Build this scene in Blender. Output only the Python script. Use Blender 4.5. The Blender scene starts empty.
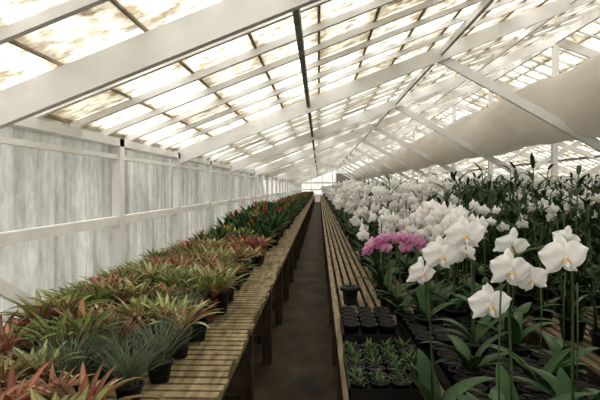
import bpy, math, random
from mathutils import Vector, Matrix, noise
random.seed(7)
R = random.random
U = random.uniform
scene = bpy.context.scene
col = scene.collection

# ------------------------------------------------------------ materials
def new_mat(name):
    m = bpy.data.materials.new(name); m.use_nodes = True
    nt = m.node_tree; nt.nodes.clear()
    out = nt.nodes.new('ShaderNodeOutputMaterial')
    return m, nt, out
def noise_col(nt, c1, c2, scale=5, detail=4, stretch=(1,1,1), lo=.35, hi=.65, rough=.55, dist=0):
    tc = nt.nodes.new('ShaderNodeTexCoord'); mp = nt.nodes.new('ShaderNodeMapping')
    mp.inputs['Scale'].default_value = stretch
    nt.links.new(tc.outputs['Object'], mp.inputs['Vector'])
    n = nt.nodes.new('ShaderNodeTexNoise'); n.inputs['Scale'].default_value = scale
    n.inputs['Detail'].default_value = detail; n.inputs['Roughness'].default_value = rough
    n.inputs['Distortion'].default_value = dist
    nt.links.new(mp.outputs[0], n.inputs['Vector'])
    r = nt.nodes.new('ShaderNodeValToRGB')
    r.color_ramp.elements[0].position = lo; r.color_ramp.elements[1].position = hi
    r.color_ramp.elements[0].color = (*c1, 1); r.color_ramp.elements[1].color = (*c2, 1)
    nt.links.new(n.outputs['Fac'], r.inputs['Fac'])
    return r.outputs['Color'], n, tc
def pmat(name, c1, c2, scale=5, rough=.6, stretch=(1,1,1), lo=.35, hi=.65, bump=0, transl=0, spec=.3):
    m, nt, out = new_mat(name)
    c, n, tc = noise_col(nt, c1, c2, scale, 4, stretch, lo, hi)
    p = nt.nodes.new('ShaderNodeBsdfPrincipled'); p.inputs['Roughness'].default_value = rough
    p.inputs['Specular IOR Level'].default_value = spec
    nt.links.new(c, p.inputs['Base Color'])
    if bump:
        b = nt.nodes.new('ShaderNodeBump'); b.inputs['Strength'].default_value = bump
        b.inputs['Distance'].default_value = .01
        nt.links.new(n.outputs['Fac'], b.inputs['Height']); nt.links.new(b.outputs[0], p.inputs['Normal'])
    if transl:
        t = nt.nodes.new('ShaderNodeBsdfTranslucent'); nt.links.new(c, t.inputs['Color'])
        x = nt.nodes.new('ShaderNodeMixShader'); x.inputs[0].default_value = transl
        nt.links.new(p.outputs[0], x.inputs[1]); nt.links.new(t.outputs[0], x.inputs[2])
        nt.links.new(x.outputs[0], out.inputs[0])
    else:
        nt.links.new(p.outputs[0], out.inputs[0])
    return m
def attr_mat(name, rough=.45, transl=.25, spec=.3):
    m, nt, out = new_mat(name)
    a = nt.nodes.new('ShaderNodeAttribute'); a.attribute_name = 'Col'
    p = nt.nodes.new('ShaderNodeBsdfPrincipled'); p.inputs['Roughness'].default_value = rough
    p.inputs['Specular IOR Level'].default_value = spec
    nt.links.new(a.outputs['Color'], p.inputs['Base Color'])
    t = nt.nodes.new('ShaderNodeBsdfTranslucent'); nt.links.new(a.outputs['Color'], t.inputs['Color'])
    x = nt.nodes.new('ShaderNodeMixShader'); x.inputs[0].default_value = transl
    nt.links.new(p.outputs[0], x.inputs[1]); nt.links.new(t.outputs[0], x.inputs[2])
    nt.links.new(x.outputs[0], out.inputs[0])
    return m
M_white = pmat('white_paint', (.78,.785,.80), (.89,.89,.895), 3, .55, lo=.3, hi=.6)
M_grey = pmat('grey_purlin_shade_and_door', (.20,.20,.20), (.34,.34,.33), 6, .7)  # plain grey for the door; on the purlins it is shade put into colour
M_lap = pmat('stained_batten', (.24,.20,.14), (.50,.46,.38), 4, .7)
M_wood = pmat('bench_wood', (.11,.088,.045), (.38,.31,.19), 9, .75, (3,.5,3), .3, .7, .3)
M_woodL = pmat('bench_wood_long', (.10,.08,.045), (.31,.25,.155), 9, .75, (6,.4,3), .3, .7, .3)
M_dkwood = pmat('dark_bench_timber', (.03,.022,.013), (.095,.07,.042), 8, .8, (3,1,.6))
M_floor = pmat('wet_path', (.016,.011,.006), (.085,.060,.034), 3.2, .6, (1,.6,1), .3, .72, .35, spec=.12)
M_pot = pmat('black_plastic', (.005,.005,.006), (.012,.012,.013), 8, .42, spec=.3)
M_potg = pmat('green_plastic', (.008,.016,.013), (.016,.028,.024), 8, .45, spec=.3)
M_terra = pmat('brown_pot', (.08,.028,.017), (.14,.05,.03), 8, .6)
M_soil = pmat('bark_mix', (.02,.014,.009), (.08,.05,.03), 50, .9)
M_leaf = attr_mat('leaf_variegated')
M_strap = pmat('orchid_leaf', (.014,.044,.012), (.040,.100,.028), 5, .42, transl=.10, spec=.3)
M_cane = pmat('cane_leaf', (.011,.030,.010), (.036,.072,.024), 5, .6, transl=.12, spec=.12)
M_stem = pmat('stem_green', (.035,.065,.02), (.075,.115,.04), 10, .5)
M_petal = pmat('petal_white', (.82,.82,.82), (.89,.89,.89), 10, .6, transl=.20)
M_petalp = pmat('petal_pink', (.60,.22,.46), (.82,.50,.68), 20, .55, transl=.3)
M_petalb = pmat('petal_blush', (.80,.70,.77), (.88,.83,.86), 12, .55, transl=.25)
M_lip = pmat('lip_yellow', (.80,.58,.18), (.72,.42,.14), 60, .5)
M_lipp = pmat('lip_magenta', (.35,.02,.18), (.5,.05,.28), 60, .5)
M_red = pmat('flower_red', (.38,.02,.015), (.60,.09,.04), 12, .5, transl=.15)
M_yel = pmat('flower_yellow', (.45,.28,.04), (.62,.44,.09), 12, .5, transl=.15)
M_duct = pmat('duct_polythene', (.70,.68,.64), (.85,.83,.80), 1.6, .5, (1,.35,1), transl=.5)
M_hedge = pmat('hedge', (.07,.075,.055), (.32,.32,.28), .6, .9)
M_ground = pmat('gravel_and_grass', (.15,.15,.11), (.24,.23,.19), 2, .9)

def sheet(name, cA, cB, scale, stretch, lo, hi, transp, lap=False):
    m, nt, out = new_mat(name)
    c, n, tc = noise_col(nt, cA, cB, scale, 6, stretch, lo, hi, .68, 0)
    def m1(op, a, b=None, b2=None):
        q = nt.nodes.new('ShaderNodeMath'); q.operation = op
        for i,v in enumerate((a,b,b2)):
            if v is None: continue
            if isinstance(v,(int,float)): q.inputs[i].default_value = v
            else: nt.links.new(v, q.inputs[i])
        return q.outputs[0]
    def mul(a,b,f=1):
        mx = nt.nodes.new('ShaderNodeMixRGB'); mx.blend_type = 'MULTIPLY'; mx.inputs[0].default_value = f
        nt.links.new(a, mx.inputs[1]); nt.links.new(b, mx.inputs[2]); return mx.outputs[0]
    def layer(c,sc,st,p0,p1,dk,dist=.3):
        mp = nt.nodes.new('ShaderNodeMapping'); mp.inputs['Scale'].default_value=st
        nt.links.new(tc.outputs['Object'], mp.inputs[0])
        n2 = nt.nodes.new('ShaderNodeTexNoise'); n2.inputs['Scale'].default_value=sc; n2.inputs['Detail'].default_value=5
        n2.inputs['Distortion'].default_value=dist
        nt.links.new(mp.outputs[0], n2.inputs['Vector'])
        r2 = nt.nodes.new('ShaderNodeValToRGB')
        r2.color_ramp.elements[0].position=p0; r2.color_ramp.elements[0].color=dk
        r2.color_ramp.elements[1].position=p1; r2.color_ramp.elements[1].color=(1,1,1,1)
        nt.links.new(n2.outputs['Fac'], r2.inputs[0]); return mul(c, r2.outputs[0])
    if lap:   # per-sheet tint variation, dirt collects at the laps
        sep = nt.nodes.new('ShaderNodeSeparateXYZ'); nt.links.new(tc.outputs['Object'], sep.inputs[0])
        gx = m1('DIVIDE', m1('ADD', sep.outputs['X'], 1.95), BDX)
        gy = m1('DIVIDE', m1('ADD', sep.outputs['Y'], 1.24), .62)
        cmb = nt.nodes.new('ShaderNodeCombineXYZ'); nt.links.new(m1('FLOOR',gx), cmb.inputs[0]); nt.links.new(m1('FLOOR',gy), cmb.inputs[1])
        wn = nt.nodes.new('ShaderNodeTexWhiteNoise'); nt.links.new(cmb.outputs[0], wn.inputs['Vector'])
        rr = nt.nodes.new('ShaderNodeValToRGB')
        rr.color_ramp.elements[0].color = (.40,.37,.31,1); rr.color_ramp.elements[1].color = (1,1,1,1)
        rr.color_ramp.elements[1].position = .8
        nt.links.new(wn.outputs['Value'], rr.inputs[0])
        c = mul(c, rr.outputs[0])
        fr = m1('FRACT', gx); e = m1('ADD', m1('ABSOLUTE', m1('SUBTRACT', fr, .5)), m1('MULTIPLY', m1('SUBTRACT', n.outputs['Fac'], .5), 1.0))
        r2 = nt.nodes.new('ShaderNodeValToRGB')
        r2.color_ramp.elements[0].position=.30; r2.color_ramp.elements[0].color=(1,1,1,1)
        r2.color_ramp.elements[1].position=.56; r2.color_ramp.elements[1].color=(.34,.285,.20,1)
        nt.links.new(e, r2.inputs[0]); c = mul(c, r2.outputs[0])
        c = layer(c,11,(1,1,1),.38,.52,(.64,.61,.54,1))
    else:
        c = layer(c,7,(1,1,.10),.38,.60,(.66,.66,.63,1),.2)
        c = layer(c,26,(1,1,.4),.36,.60,(.84,.84,.82,1),.3)
    tr = nt.nodes.new('ShaderNodeBsdfTransparent'); nt.links.new(c, tr.inputs[0])
    tl = nt.nodes.new('ShaderNodeBsdfTranslucent'); nt.links.new(c, tl.inputs[0])
    df = nt.nodes.new('ShaderNodeBsdfDiffuse'); nt.links.new(c, df.inputs[0])
    a = nt.nodes.new('ShaderNodeMixShader'); a.inputs[0].default_value = .2
    nt.links.new(tl.outputs[0], a.inputs[1]); nt.links.new(df.outputs[0], a.inputs[2])
    b = nt.nodes.new('ShaderNodeMixShader'); b.inputs[0].default_value = transp
    nt.links.new(a.outputs[0], b.inputs[1]); nt.links.new(tr.outputs[0], b.inputs[2])
    nt.links.new(b.outputs[0], out.inputs[0])
    return m
BDX=(4.87+1.95)/14
M_roof = sheet('stained_roof_sheet', (.30,.265,.20), (.80,.79,.74), 3.0, (1,1.5,1), .37, .51, .42, True)
M_pane = sheet('dusty_glass', (.42,.42,.40), (.66,.66,.645), 1.6, (1,1.3,.8), .3, .72, .34)

# ------------------------------------------------------------ mesh builder
class MB:
    def __init__(s): s.v=[]; s.f=[]; s.m=[]; s.c=[]; s.mats=[]; s.sm=[]
    def mi(s, mat):
        if mat not in s.mats: s.mats.append(mat)
        return s.mats.index(mat)
    def add(s, vs, fs, mat, cols=None, smooth=False, mtx=None):
        o=len(s.v); k=s.mi(mat)
        if mtx is not None: vs=[mtx @ Vector(v) for v in vs]
        s.v += [tuple(v) for v in vs]
        s.c += cols if cols else [(1,1,1)]*len(vs)
        for f in fs: s.f.append(tuple(i+o for i in f)); s.m.append(k); s.sm.append(smooth)
    def box(s, x0,x1,y0,y1,z0,z1, mat):
        vs=[(x,y,z) for x in (x0,x1) for y in (y0,y1) for z in (z0,z1)]
        s.add(vs,[(0,1,3,2),(4,6,7,5),(0,4,5,1),(2,3,7,6),(0,2,6,4),(1,5,7,3)],mat)
    def beam(s, a, b, w, h, mat, up=(0,0,1)):
        a=Vector(a); b=Vector(b); d=(b-a).normalized(); upv=Vector(up)
        if abs(d.dot(upv))>.99: upv=Vector((0,1,0))
        side=d.cross(upv).normalized(); u=side.cross(d).normalized()
        vs=[p+side*sx*w/2+u*sz*h/2 for p in (a,b) for sx in (-1,1) for sz in (-1,1)]
        s.add(vs,[(0,1,3,2),(4,6,7,5),(0,4,5,1),(2,3,7,6),(0,2,6,4),(1,5,7,3)],mat)
    def tube(s, pts, rad, mat, n=6, cap=True, mtx=None):
        pts=[Vector(p) for p in pts]; vs=[]; fs=[]
        for i,p in enumerate(pts):
            d=(pts[min(i+1,len(pts)-1)]-pts[max(i-1,0)]).normalized()
            ref=Vector((1,0,0)) if abs(d.x)<.9 else Vector((0,1,0))
            a=d.cross(ref).normalized(); b=d.cross(a)
            r=rad[i] if isinstance(rad,(list,tuple)) else rad
            for k in range(n):
                t=2*math.pi*k/n; vs.append(p+a*math.cos(t)*r+b*math.sin(t)*r)
        for i in range(len(pts)-1):
            for k in range(n):
                fs.append((i*n+k,i*n+(k+1)%n,(i+1)*n+(k+1)%n,(i+1)*n+k))
        if cap: fs.append(tuple(range(n))[::-1]); fs.append(tuple((len(pts)-1)*n+k for k in range(n)))
        s.add(vs,fs,mat,smooth=True,mtx=mtx)
    def lathe(s, prof, mat, n=16, at=(0,0,0)):
        vs=[];fs=[]
        for r,z in prof:
            for k in range(n):
                t=2*math.pi*k/n; vs.append((at[0]+r*math.cos(t),at[1]+r*math.sin(t),at[2]+z))
        for i in range(len(prof)-1):
            for k in range(n): fs.append((i*n+k,i*n+(k+1)%n,(i+1)*n+(k+1)%n,(i+1)*n+k))
        s.add(vs,fs,mat,smooth=True)
    def disc(s, r, z, mat, n=16, at=(0,0)):
        s.add([(at[0]+r*math.cos(2*math.pi*k/n),at[1]+r*math.sin(2*math.pi*k/n),z) for k in range(n)],[tuple(range(n))],mat)
    def mesh(s, name):
        me=bpy.data.meshes.new(name); me.from_pydata(s.v,[],s.f)
        for m in s.mats: me.materials.append(m)
        me.polygons.foreach_set('material_index',s.m); me.polygons.foreach_set('use_smooth',s.sm)
        ca=me.color_attributes.new('Col','FLOAT_COLOR','POINT')
        flat=[]
        for c in s.c: flat += [c[0],c[1],c[2],1]
        ca.data.foreach_set('color',flat); me.update()
        return me
    def obj(s, name, parent=None):
        o=bpy.data.objects.new(name,s.mesh(name)); col.objects.link(o)
        if parent: o.parent=parent
        return o
def empty(name):
    e=bpy.data.objects.new(name,None); e.empty_display_size=.1; col.objects.link(e); return e
def inst(me, name, loc, rot=0, sc=1, parent=None, tilt=0):
    o=bpy.data.objects.new(name,me); col.objects.link(o)
    o.location=loc; o.rotation_euler=(tilt,0,rot); o.scale=(sc,sc,sc)
    if parent: o.parent=parent
    return o

# ------------------------------------------------------------ building shell
XL=-1.95; XR=11.69; XC=4.87; ZE=2.03; ZR=4.68; LEN=60.0; Y0=-1.24
SP=4.34; YA=3.10            # truss spacing / first truss in view
slope=(ZR-ZE)/(XC-XL)
def rz(x): return ZE+slope*(x-XL) if x<=XC else ZE+slope*(XR-x)
b=MB(); b.box(XL-.05,XR+.05,Y0,LEN,-.1,0,M_floor); b.obj('floor')
b=MB(); b.box(-60,60,-30,140,-.2,-.11,M_ground); b.obj('ground')

b=MB()
o=.085
b.add([(XL-.15,Y0,rz(XL)-.15*slope+o),(XC,Y0,ZR+o),(XC,LEN,ZR+o),(XL-.15,LEN,rz(XL)-.15*slope+o)],[(0,1,2,3)],M_roof)
b.add([(XC,Y0,ZR+o),(XR+.15,Y0,rz(XR)-.15*slope+o),(XR+.15,LEN,rz(XR)-.15*slope+o),(XC,LEN,ZR+o)],[(0,1,2,3)],M_roof)
b.obj('ceiling')
b=MB()
for i in range(0,15):
    x=XL+i*BDX
    for xx in ({x, XC+(XC-x)}):
        b.beam((xx,Y0,rz(xx)+o-.012),(xx,LEN,rz(xx)+o-.012),.022,.014,M_lap)
b.obj('roof_battens')
b=MB()
y=YA-7*.62
k=0
while y<LEN:
    if k%7!=0:
        b.beam((XL,y,rz(XL)+.04),(XC,y,ZR+.04),.042,.05,M_white)
        b.beam((XC,y,ZR+.04),(XR,y,rz(XR)+.04),.042,.05,M_white)
    y+=.62; k+=1
b.obj('glazing_bars')
b=MB()
px=[-.14,1.6,3.25]
for i,x in enumerate(px):
    for xx in (x, 2*XC-x):
        b.beam((xx,Y0 if i else 1.9,rz(xx)-.045),(xx,LEN,rz(xx)-.045),.04,.085,M_grey if i==0 else M_white)  # first pair grey: shadow side painted into the purlin colour
b.beam((XC,Y0,ZR-.03),(XC,LEN,ZR-.03),.05,.2,M_white)
b.obj('roof_purlins')
def truss():
    t=MB(); h=.18
    t.beam((XL-.05,0,rz(XL-.05)-.06),(XC,0,ZR-.06),.06,h,M_white)
    t.beam((XC,0,ZR-.06),(XR+.05,0,rz(XR+.05)-.06),.06,h,M_white)
    t.beam((1.6,.061,rz(1.6)-.1),(XC-.05,.061,1.50),.05,.12,M_white)
    t.beam((2*XC-1.6,.061,rz(1.6)-.1),(XC+.05,.061,1.50),.05,.12,M_white)
    t.beam((XC,0,0),(XC,0,ZR-.1),.11,.11,M_white)
    return t.mesh('roof_truss')
me=truss()
y=YA
while y<LEN-1:
    inst(me,'roof_truss',(0,y,0)); y+=SP

def side_wall(name, X, sgn):
    w=MB(); D=SP/2
    y=YA-2*D-.05; k=0
    xi=X+.05*sgn
    while y<LEN:
        y1=min(y+D,LEN)
        for (z0,z1) in ((.35,1.29),(1.29,ZE+.1)):
            nn=14; vs=[];fs=[]
            for i in range(nn+1):
                for j in range(4):
                    yy=y+(y1-y)*i/nn; zz=z0+(z1-z0)*j/3
                    vs.append((X+ (.010*noise.noise(Vector((yy*5,zz*.8,X)))),yy,zz))
            for i in range(nn):
                for j in range(3): fs.append((i*4+j,i*4+j+1,i*4+j+5,i*4+j+4))
            w.add(vs,fs,M_pane,None,True)
        hw=.055 if k%2 else .06
        w.box(xi-.03,xi+.05,y-hw,y+hw,0,ZE+.02,M_white)
        y+=D; k+=1
    w.box(min(X,X-.04*sgn)-.02,max(X,X-.04*sgn)+.02,Y0,LEN,0,.42,M_white)
    w.box(xi-.03,xi+.03,Y0,LEN,1.25,1.325,M_white)
    w.box(xi-.06,xi+.05,Y0,LEN,ZE-.05,ZE+.02,M_white)
    w.box(xi-.02,xi+.03,Y0,LEN,ZE-.17,ZE-.13,M_white)
    w.beam((xi+.04*sgn,YA,1.06),(xi+.04*sgn,YA+.75,.70),.03,.08,M_white)
    w.obj(name)
side_wall('wall_left',XL,1); side_wall('wall_right',XR,-1)
w=MB()
w.add([(XL,LEN,0),(XR,LEN,0),(XR,LEN,ZE+.1),(XC,LEN,ZR+.1),(XL,LEN,ZE+.1)],[(0,1,2,3,4)],M_pane)
for x in [XL+.05+i*1.12 for i in range(13)]:
    x=min(x,XR-.05); w.box(x-.05,x+.05,LEN-.12,LEN-.02,0,rz(x),M_white)
w.box(XL,XR,LEN-.1,LEN-.02,1.25,1.4,M_white); w.box(XL,XR,LEN-.1,LEN-.02,0,.8,M_white)
w.box(XL,XR,LEN-.1,LEN-.02,1.95,2.15,M_white)
w.obj('wall_back')
d=MB(); d.box(1.8,5.0,LEN-.2,LEN-.13,0,3.0,M_grey)
for x in (1.8,3.4,5.0): d.box(x-.05,x+.05,LEN-.25,LEN-.2,0,3.05,M_white)
d.box(1.75,5.05,LEN-.25,LEN-.2,3.0,3.12,M_white); d.obj('door_1')
w=MB()
w.add([(XL,Y0,0),(XR,Y0,0),(XR,Y0,ZE+.1),(XC,Y0,ZR+.1),(XL,Y0,ZE+.1)],[(0,1,2,3,4)],M_pane)
w.box(XL,XR,Y0,Y0+.08,0,.8,M_white); w.box(XL,XR,Y0,Y0+.08,1.95,2.05,M_white)
w.obj('wall_front')

prof=MB(); pts=[]; rad=[]
y=2.0
while y<52:
    pts.append((3.62,y,2.78+.03*math.sin(y*1.45))); rad.append(.50+.010*math.sin(y*2.9)+.008*math.sin(y*7.1)); y+=.2
prof.tube(pts,rad,M_duct,32)
for yy in range(5,52,9):
    for sx in (-.3,.3):
        prof.beam((3.62+sx,yy,3.12),(3.62+sx,yy,rz(3.62+sx)-.02),.012,.012,M_white)
prof.obj('ventilation_duct')

# ------------------------------------------------------------ benches
HB=.75
def bench(name, x0,x1,y0,y1, cross):
    t=MB()
    if cross:
        y=y0
        while y<y1:
            j=U(-.012,.012)
            t.box(x0,x1+j,y,y+.060,HB-.022,HB+U(-.003,.0),M_wood); y+=.084
    else:
        x=x0; 
        while x<x1-.03:
            y=y0
            while y<y1:
                l=U(2.5,4.5); ye=min(y+l,y1)
                t.box(x,x+.040,y,ye-.006,HB-.022,HB+U(-.003,.0),M_woodL); y=ye
            x+=.064
        y=y0+.1
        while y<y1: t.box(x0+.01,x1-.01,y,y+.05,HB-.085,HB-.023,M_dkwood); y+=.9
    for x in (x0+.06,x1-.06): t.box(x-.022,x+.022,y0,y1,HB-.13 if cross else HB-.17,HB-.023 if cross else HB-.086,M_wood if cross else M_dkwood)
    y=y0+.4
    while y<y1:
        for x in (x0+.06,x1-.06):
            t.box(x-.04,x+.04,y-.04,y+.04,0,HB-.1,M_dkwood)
        t.box(x0+.06,x1-.06,y-.02,y+.02,.18,.25,M_dkwood)
        y+=1.45
    return t.obj(name)
bench('slatted_bench',-1.74,-.41,.3,57,True)
bench('slatted_bench',.10,1.12,.3,57,False)
bench('slatted_bench',1.30,2.4,.3,57,False)
bench('slatted_bench',3.0,4.6,.3,57,False)
bench('slatted_bench',5.2,7.0,.3,57,False)
bench('slatted_bench',7.8,9.4,.3,57,False)

# ------------------------------------------------------------ plant parts
def pot(b, r=.06, h=.11, mat=None, at=(0,0,0), soil=True):
    mat=mat or M_pot
    b.lathe([(r*.72,0),(r*.95,h*.86),(r*1.06,h*.86),(r*1.06,h),(r*.97,h),(r*.92,h*.8)],mat,14,at)
    b.disc(r*.72,at[2]+.001,mat,14,at); 
    if soil: b.disc(r*.93,at[2]+h*.82,M_soil,14,at)
def leaf(b, az, L, W, e0, e1, mat, base=(0,0,0), colf=None, seg=7, fold=.25, r0=.01, twist=0):
    vs=[];fs=[];cs=[]
    d=Vector((math.cos(az),math.sin(az),0)); s=Vector((-math.sin(az),math.cos(az),0))
    p=Vector(base)+d*r0
    for i in range(seg+1):
        t=i/seg; e=e0+(e1-e0)*t
        w=W*.5*(min(1,.55+t*1.6))*(1-t**3)**.8 if i<seg else .001
        up=d*(-math.sin(e))+Vector((0,0,math.cos(e)))
        vs += [p-s*w+up*w*fold*1.5, p-s*w*.4+up*w*fold*.3, p+s*w*.4+up*w*fold*.3, p+s*w+up*w*fold*1.5]
        if colf: cs += [colf(t,1),colf(t,.0),colf(t,.0),colf(t,1)]
        else: cs += [(1,1,1)]*4
        p=p+(d*math.cos(e)+Vector((0,0,1))*math.sin(e))*L/seg
    for i in range(seg):
        for k in range(3): fs.append((i*4+k,i*4+k+1,i*4+k+5,i*4+k+4))
    b.add(vs,fs,mat,cs,smooth=True)
def mixc(a,c,t): return tuple(a[i]*(1-t)+c[i]*t for i in range(3))

def bromeliad(seed, pal):
    random.seed(seed); b=MB(); pot(b,.065,.11,M_terra if seed%3==0 else M_pot)
    edge,mid,tip=pal
    heads=[(0,0,0)] if seed%2 else [(-.03,.02,0),(.04,-.02,.02)]
    for hx,hy,hz in heads:
        n=26 if len(heads)==1 else 19
        for i in range(n):
            q=i/n; az=i*2.399+U(-.25,.25)
            L=.13+.07*(1-q)+U(-.025,.025)
            e0=.75+q*.7; e1=-.55+q*1.4+U(-.25,.25)
            v=U(.55,1.25); red=U(.1,1)
            def cf(t,ed,v=v,red=red,q=q):
                c=mixc(mid,edge,.97 if ed else .1)
                c=mixc(c,tip,max(0,t-.5)*1.3*red)
                c=mixc(c,(.58,.06,.09),min(1,1.0*max(0,.65-t)*1.9*(.25+.75*q)))
                return tuple(x*v for x in c)
            leaf(b,az,L,.025,e0,e1,M_leaf,(hx,hy,.10+hz),cf,6,.35)
    return b.mesh('bromeliad')
pals=[((.08,.16,.045),(.56,.27,.20),(.35,.13,.09)),
      ((.10,.19,.05),(.44,.42,.20),(.27,.22,.09)),
      ((.08,.14,.045),(.52,.17,.15),(.34,.09,.07)),
      ((.12,.22,.07),(.52,.52,.30),(.28,.30,.12)),
      ((.09,.17,.05),(.45,.34,.18),(.30,.14,.09)),
      ((.06,.14,.035),(.19,.30,.08),(.20,.17,.06))]
broms=[bromeliad(i+1,pals[i]) for i in range(6)]

def airy(seed):
    random.seed(seed); b=MB(); pot(b,.065,.10)
    for i in range(300):
        v=U(.6,1.2); c=(.18*v,.23*v,.145*v)
        leaf(b,U(0,6.28),U(.14,.27),.0035,U(.7,1.5),U(-.1,1.1),M_leaf,(U(-.03,.03),U(-.03,.03),.09),lambda t,e:c,5,.1)
    return b.mesh('grassy_plant')
airys=[airy(31),airy(32)]
def guz(seed,fm):
    random.seed(seed); b=MB(); pot(b,.07,.11)
    for i in range(20):
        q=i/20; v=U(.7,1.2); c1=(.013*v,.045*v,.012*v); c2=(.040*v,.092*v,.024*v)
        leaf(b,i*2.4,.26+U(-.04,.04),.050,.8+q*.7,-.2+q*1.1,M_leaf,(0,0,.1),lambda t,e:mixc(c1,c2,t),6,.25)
    if fm:
        b.tube([(0,0,.1),(.005,0,.3),(.0,0,.36)],.006,M_stem,5)
        for i in range(9):
            leaf(b,i*2.4,.055,.018,.5+i*.06,.3+i*.05,fm,(0,0,.28+i*.007),None,4,.2)
    return b.mesh('guzmania')
guzs=[guz(41,M_red),guz(42,None),guz(43,None),guz(44,M_yel)]

def petal(b, ang, L, W, mat, mtx, cup=.10, y=0, pw=1.0, seg=6, wn=4):
    vs=[];fs=[]
    for i in range(seg+1):
        t=i/seg
        w=W*.5*(math.sin(math.pi*min(1,(t**pw)*.93+.045)))**.62
        for k in range(wn+1):
            u=(k/wn*2-1)
            lx=u*w; lz=t*L*(1-.10*u*u*t)
            ly=y - .004 + cup*(t*t)*L*.9 - (1-u*u)*.006 + .004*math.sin(u*5+t*6)
            vs.append((lx*math.cos(ang)+lz*math.sin(ang), ly, -lx*math.sin(ang)+lz*math.cos(ang)))
    for i in range(seg):
        for k in range(wn):
            a=i*(wn+1)+k; fs.append((a,a+1,a+wn+2,a+wn+1))
    b.add(vs,fs,mat,None,True,mtx)
def blossom(b, mtx, mp, ml, s=1, hi=False):
    sg=8 if hi else 4; wn=6 if hi else 3
    petal(b,0,.056*s,.036*s,mp,mtx,.30,.010,1,sg,wn)
    petal(b,math.radians(138),.054*s,.032*s,mp,mtx,.30,.010,1,sg,wn)
    petal(b,-math.radians(138),.054*s,.032*s,mp,mtx,.30,.010,1,sg,wn)
    petal(b,math.radians(76),.060*s,.064*s,mp,mtx,.14,-.004,.85,sg,wn)
    petal(b,-math.radians(76),.060*s,.064*s,mp,mtx,.14,-.004,.85,sg,wn)
    petal(b,math.radians(140),.012*s,.009*s,ml,mtx,-.6,-.010*s,1,3,2)
    petal(b,-math.radians(140),.012*s,.009*s,ml,mtx,-.6,-.010*s,1,3,2)
    petal(b,math.pi,.024*s,.012*s,mp if ml==M_lip else ml,mtx,-.35,-.012*s,1,3,2)
    b.tube([(0,0,.004*s),(0,-.010*s,.003*s),(0,-.017*s,-.002*s)],[.003*s,.004*s,.003*s],mp,6,True,mtx)
def face_mtx(pos, yaw, pitch=0, roll=0):
    return Matrix.Translation(pos) @ Matrix.Rotation(yaw,4,'Z') @ Matrix.Rotation(pitch,4,'X') @ Matrix.Rotation(roll,4,'Y')
def strap_leaves(b, z, n=6, L=.24, W=.075):
    for i in range(n):
        az=(i%2)*math.pi+U(-.6,.6)+ (i//2)*.5
        leaf(b,az,L*U(.75,1.15),W*U(.8,1.1),U(.5,1.25),U(-.4,.5),M_strap,(0,0,z),None,8,.18,.012)
def catmull(P,n=6):
    P=[Vector(p) for p in P]; out=[]
    Q=[P[0]*2-P[1]]+P+[P[-1]*2-P[-2]]
    for i in range(1,len(Q)-2):
        for k in range(n):
            t=k/n; a,b_,c,d=Q[i-1],Q[i],Q[i+1],Q[i+2]
            out.append(.5*((2*b_)+(-a+c)*t+(2*a-5*b_+4*c-d)*t*t+(-a+3*b_-3*c+d)*t**3))
    out.append(P[-1]); return out
def orchid(seed, mp, ml, nb=9, H=.62, stems=1, s=.85):
    random.seed(seed); b=MB(); pot(b,.06,.11); strap_leaves(b,.10,6,.20,.065)
    for st in range(stems):
        az=U(-math.pi,0) if st else U(-2.9,-.3)
        d=Vector((math.cos(az),math.sin(az),0)); h=H*U(.85,1.12)
        P=[(0,0,.1),d*.03+Vector((0,0,.1+h*.5)),d*.06+Vector((0,0,.1+h*.9)),d*.15+Vector((0,0,.1+h*1.03)),d*.26+Vector((0,0,.1+h*.97)),d*.34+Vector((0,0,.1+h*.80))]
        c=catmull(P,6); b.tube(c,.0028,M_stem,5)
        b.beam((d.x*.02,d.y*.02,.1),(d.x*.05,d.y*.05,.1+h*.9),.004,.004,M_stem)
        side=Vector((-d.y,d.x,0))
        for i in range(nb):
            p=c[int(13+(len(c)-15)*i/(nb-1))]; sg=1 if i%2 else -1
            q=p+side*sg*.042+Vector((0,0,-.025+.022*(i%3)))
            b.tube([p,q],.0018,M_stem,4)
            blossom(b,face_mtx(q+Vector((0,-.012,0)),U(-1.1,1.1),U(-.1,.5),U(-.2,.2)),mp,ml,s*U(.8,1.1))
    return b.mesh('phalaenopsis')
W=[orchid(50+i,M_petal if i<5 else M_petalb,M_lip,8,.58+.04*(i%3),2 if i%2 else 1,.82) for i in range(7)]
def cane(seed):
    random.seed(seed); b=MB(); pot(b,.07,.12)
    strap_leaves(b,.1,5,.24,.05)
    for i in range(5):
        x,y=U(-.04,.04),U(-.04,.04); tx,ty=x*2.5+U(-.03,.03),y*2.5+U(-.03,.03); h=U(.45,.76)
        b.tube([(x,y,.1),((x+tx)/2,(y+ty)/2,.1+h*.55),(tx,ty,.1+h)],[.006,.005,.003],M_stem,5)
        for k in range(9):
            t=.25+.75*k/8
            leaf(b,k*2.6+i,U(.09,.14),.026,U(.4,1.1),U(-.3,.5),M_cane,(x+(tx-x)*t,y+(ty-y)*t,.1+h*t),None,4,.2,.003)
    return b.mesh('cane_orchid')
C=[cane(70+i) for i in range(4)]
def leafy(seed):
    random.seed(seed); b=MB(); pot(b,.06,.11); strap_leaves(b,.1,8,.26,.07)
    b.tube([(0,0,.1),(.01,0,.4),(.0,0,.62)],.003,M_stem,5); return b.mesh('leafy')
LF=[leafy(90+i) for i in range(3)]

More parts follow.
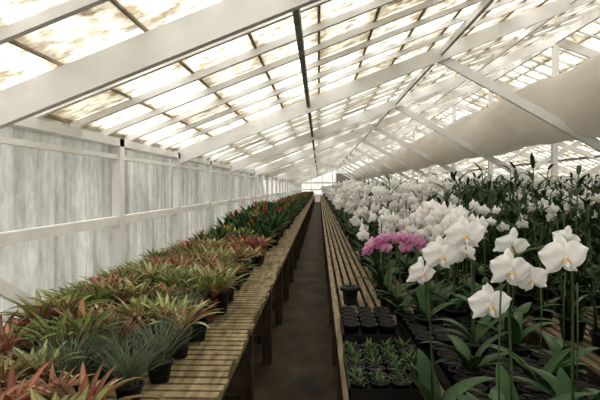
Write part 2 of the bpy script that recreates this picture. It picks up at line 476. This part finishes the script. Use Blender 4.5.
# ------------------------------------------------------------ left bench planting
random.seed(11)
E=empty('potted_bromeliads')
y=1.0
while y<12:
    for r in range(5):
        x=-.70-.205*r+U(-.03,.03); yy=y+U(-.05,.05)
        if y>7 and R()<.5: continue
        if r==0 and R()<.3 : continue
        if 1.9<yy<2.5 and r in (0,1): continue
        sc=U(.95,1.4) if r<4 else U(.85,1.1)
        inst(random.choice(broms),'bromeliad',(x,yy,HB+.001),U(0,6.3),sc,E,U(-.08,.08))
    y+=.225
E=empty('potted_grassy_plants')
for p in [(-.74,2.14),(-.92,2.38),(-.70,2.42),(-.78,3.2),(-.98,2.12)]:
    inst(random.choice(airys),'grassy',(p[0],p[1],HB),U(0,6),U(.8,1.0),E)
E=empty('potted_guzmanias')
y=6.4
while y<56:
    for r in range(4):
        if R()<.12 or (y<9 and R()<.3): continue
        me=random.choice(guzs[1:3]) if R()<.62 else guzs[0] if R()<.7 else guzs[3]
        big=1.32 if 8<y<16 else 1.15 if y>=16 else 1.05
        inst(me,'guzmania',(-.70-.23*r+U(-.05,.05),y+U(-.06,.06),HB+.001),U(0,6),U(.85,1.12)*big,E)
    y+=.34

# ------------------------------------------------------------ right benches planting
E=empty('white_phalaenopsis_display')
y=3.45
while y<55:
    xs=[.52,.74,.96]
    if y>6: xs+=[1.42,1.65]
    if y>12: xs+=[1.9,2.15]
    for x in xs:
        if R()<.08: continue
        g = R()<(.15 if x<.6 else .35 if x<.8 else .6 if x<1.2 else .75)
        me = random.choice(LF+C[:2]) if g and x<1.2 else random.choice(C) if g else random.choice(W[:5] if R()<.85 else W)
        inst(me,'orchid',(x+U(-.04,.04),y+U(-.06,.06),HB+.001),U(-.6,.6),U(.84,1.14),E)
    y+=.29 if y<8 else .42
E=empty('potted_cane_orchids')
for (x0,x1,ya) in ((1.42,2.35,2.9),(3.1,4.5,3.0),(5.3,6.9,4.0),(7.9,9.3,8.0)):
    y=ya
    while y<(7 if x0<2 else 50):
        x=x0
        while x<x1:
            if R()<.9:
                me=random.choice(C) if (R()<.94) else random.choice(W[:5])
                inst(me,'cane',(x+U(-.05,.05),y+U(-.05,.05),HB+.001),U(0,6) if me in C else U(-.5,.5),U(.9,1.2),E)
            x+=.26
        y+=.30 if y<12 else .45
def tray(name, x0,y0,nx,ny,p=.095,plants=False,h=.09):
    b=MB(); z=HB+.003
    b.box(x0,x0+nx*p,y0,y0+ny*p,z,z+.006,M_pot)
    for (a,c,d_,e) in ((x0,x0+nx*p,y0,y0+.006),(x0,x0+nx*p,y0+ny*p-.006,y0+ny*p),(x0,x0+.006,y0,y0+ny*p),(x0+nx*p-.006,x0+nx*p,y0,y0+ny*p)):
        b.box(a,c,d_,e,z,z+.05,M_pot)
    for i in range(nx):
        for j in range(ny):
            at=(x0+(i+.5)*p,y0+(j+.5)*p,z+.007); pot(b,p*.44,h,M_pot,at)
            if plants and R()<.9:
                for k in range(int(U(8,18))):
                    v=U(.5,1.3); c=(.06*v,.11*v,.035*v)
                    leaf(b,U(0,6.28),U(.025,.065),.012,U(.3,1.4),U(-.4,.8),M_leaf,(at[0]+U(-.015,.015),at[1]+U(-.015,.015),at[2]+h*.8),lambda t,e:c,3,.2)
    b.obj(name)
tray('pot_tray',.13,3.02,3,5,.10)
tray('pot_tray',.48,2.75,5,6,.10)
tray('seedling_tray',.12,2.2,4,7,.085,True,.06)
tray('pot_tray',.53,1.95,5,7,.105)
tray('pot_tray',.46,1.2,6,6,.105)
tray('pot_tray',1.38,1.7,7,8,.12,False,.12)
b=MB(); pot(b,.062,.125,M_potg,(0,0,0)); b.lathe([(.062,.10),(.072,.10),(.072,.128),(.06,.128)],M_potg,16); o_=b.obj('green_plant_pot'); o_.location=(.225,4.05,HB+.003)

# ------------------------------------------------------------ foreground orchids
def hero(name, seed, base, stemP, blooms, mp, ml, s, leaves, stake=None, buds=()):
    b=MB(); bx,by=base
    random.seed(seed)
    pot(b,.062,.12,M_pot,(bx,by,HB+.01))
    for (az,L,Wd,e0,e1) in leaves: leaf(b,az,L,Wd,e0,e1,M_strap,(bx,by,HB+.12),None,12,.16,.012)
    c=catmull(stemP,10); b.tube(c,[.0034]*(len(c)-1)+[.002],M_stem,8)
    for (pos,yaw,pi,ro,k) in blooms:
        p=Vector(pos); j=min(c,key=lambda q:(q-p).length)
        mid=(p+j)/2+Vector((0,.012,.008))
        b.tube([j,mid,p+Vector((0,.004,0))],.0018,M_stem,6)
        blossom(b,face_mtx(p,yaw,pi,ro),mp,ml,s*k,True)
    for pos in buds:
        p=Vector(pos); j=min(c,key=lambda q:(q-p).length); b.tube([j,p],.0014,M_stem,5)
        b.tube([p+Vector((0,0,.014)),p+Vector((0,0,.008)),p,p-Vector((0,0,.009)),p-Vector((0,0,.014))],[.002,.008,.011,.008,.002],M_stem,8)
    if stake: b.beam(stake[0],stake[1],.006,.006,M_cane)
    b.obj(name)
hero('white_phalaenopsis_orchid',1,(.375,1.80),
     [(.375,1.80,.86),(.36,1.80,1.10),(.352,1.80,1.30),(.375,1.79,1.41),(.43,1.78,1.47),(.49,1.77,1.47),(.53,1.76,1.43)],
     [((.378,1.75,1.387),.15,.10,.05,1.02),((.450,1.74,1.452),-.1,.05,-.1,1.0),((.318,1.76,1.330),.5,.15,.2,.85)],
     M_petal,M_lip,1.08,
     [(-2.6,.26,.07,1.2,.3),(.3,.25,.07,.9,-.2),(1.8,.22,.07,1.2,.6),(-.9,.22,.07,.7,-.3)],((.37,1.81,.85),(.352,1.81,1.38)),
     [(.36,1.79,1.28)])
hero('white_phalaenopsis_orchid',2,(.58,1.66),
     [(.58,1.66,.86),(.565,1.66,1.1),(.553,1.65,1.28),(.555,1.64,1.37),(.60,1.62,1.42),(.65,1.60,1.42)],
     [((.48,1.59,1.269),.1,.05,.0,1.08),((.538,1.60,1.365),.2,.0,.15,1.08),((.612,1.63,1.335),-.5,.1,-.3,.85),((.575,1.70,1.425),.1,.5,.2,.95)],
     M_petal,M_lip,1.02,
     [(-2.9,.24,.07,1.2,.2),(-.2,.26,.07,1.0,.1),(1.6,.22,.07,1.1,.6),(-1.4,.2,.065,.6,-.4)],((.575,1.67,.85),(.56,1.66,1.34)),
     [(.475,1.61,1.33),(.467,1.62,1.36)])
hero('white_phalaenopsis_orchid',3,(.73,1.62),
     [(.73,1.62,.86),(.725,1.62,1.1),(.715,1.60,1.32),(.695,1.59,1.42),(.66,1.58,1.44),(.61,1.58,1.43)],
     [((.645,1.50,1.415),.0,.05,-.1,1.18),((.72,1.66,1.45),-.4,.4,.3,.7)],
     M_petal,M_lip,.97,
     [(-2.7,.25,.075,1.1,.3),(.1,.26,.07,.9,-.1),(1.4,.22,.07,1.1,.6),(-1.2,.26,.07,1.2,.8)],((.735,1.63,.85),(.72,1.61,1.38)))
random.seed(9)
pk=[((.262,3.05,1.255),.6),((.296,3.04,1.29),.2),((.34,3.03,1.315),0),((.39,3.03,1.325),0),((.44,3.03,1.325),-.2),((.49,3.03,1.315),-.1),((.54,3.03,1.30),-.4),((.36,3.05,1.27),.1),((.47,3.05,1.27),-.1),((.575,3.04,1.265),-.5)]
hero('pink_phalaenopsis_orchid',4,(.60,3.12),
     [(.60,3.12,.86),(.60,3.11,1.1),(.59,3.09,1.26),(.52,3.08,1.32),(.40,3.08,1.335),(.30,3.08,1.30),(.24,3.08,1.25)],
     [(p,y,.05,U(-.2,.2),U(.85,1.05)) for p,y in pk],M_petalp,M_lipp,.78,
     [(-2.6,.22,.07,.9,-.1),(.2,.22,.07,.8,-.1),(1.8,.2,.06,1.1,.6)])
E=empty('white_phalaenopsis_group')
random.seed(5)
for (x,y,sc,rt) in [(.72,2.6,1.06,-.3),(.62,3.3,1.08,.5),(.80,3.3,1.06,-.3)]:
    inst(W[int(R()*5)],'orchid',(x,y,HB+.02),rt,sc,E)
E=empty('leafy_orchid_pots')
for (x,y) in [(.5,1.55),(.82,1.8),(.95,1.7),(.82,2.1),(1.0,2.3),(1.5,2.0),(1.7,2.1),(1.45,2.5),(1.9,2.2),(1.65,2.7),(.62,2.3),(.9,2.6),(1.0,2.9),(.9,3.1)]:
    inst(random.choice(LF),'leafy',(x,y,HB+.012),U(0,6),U(.8,1.05),E)

# ------------------------------------------------------------ outside hedges
def hedge(name,x,hh):
    b=MB(); n=260; vs=[];fs=[]
    sg=-1 if x<0 else 1
    for i in range(n+1):
        y=-10+i*.4
        for k in range(6):
            nz=noise.noise(Vector((x,y*.5,k*.7)))
            vs.append((x+nz*.3+k*.15*sg,y,-.1+hh*k/5*(1+ (.12*nz if k==5 else 0))))
    for i in range(n):
        for k in range(5): fs.append((i*6+k,i*6+k+1,i*6+k+7,i*6+k+6))
    b.add(vs,fs,M_hedge,None,True); b.obj(name)
hedge('hedge',-9,4.2); hedge('hedge',19,3.0)

# ------------------------------------------------------------ light
w=bpy.data.worlds.new('overcast'); scene.world=w; w.use_nodes=True
bg=w.node_tree.nodes['Background']; bg.inputs[0].default_value=(1.0,.985,.975,1); bg.inputs[1].default_value=3.2
sd=bpy.data.lights.new('sun','SUN'); sd.energy=4.5; sd.angle=.5; sd.color=(1,.975,.94)
so=bpy.data.objects.new('sun',sd); so.rotation_euler=(math.radians(-25),math.radians(20),0); col.objects.link(so); so.location=(0,0,20)

cam=bpy.data.cameras.new('camera'); co=bpy.data.objects.new('camera',cam); col.objects.link(co)
cam.sensor_width=36; cam.lens=33.6; cam.clip_start=.05; cam.clip_end=300
co.location=(0,0,1.6)
yaw=math.atan(19/560); pitch=math.atan(13/560)
co.rotation_euler=(math.radians(90)-pitch,0,yaw)
scene.camera=co
scene.view_settings.view_transform='Standard'
scene.view_settings.exposure=.12
scene.view_settings.gamma=.88
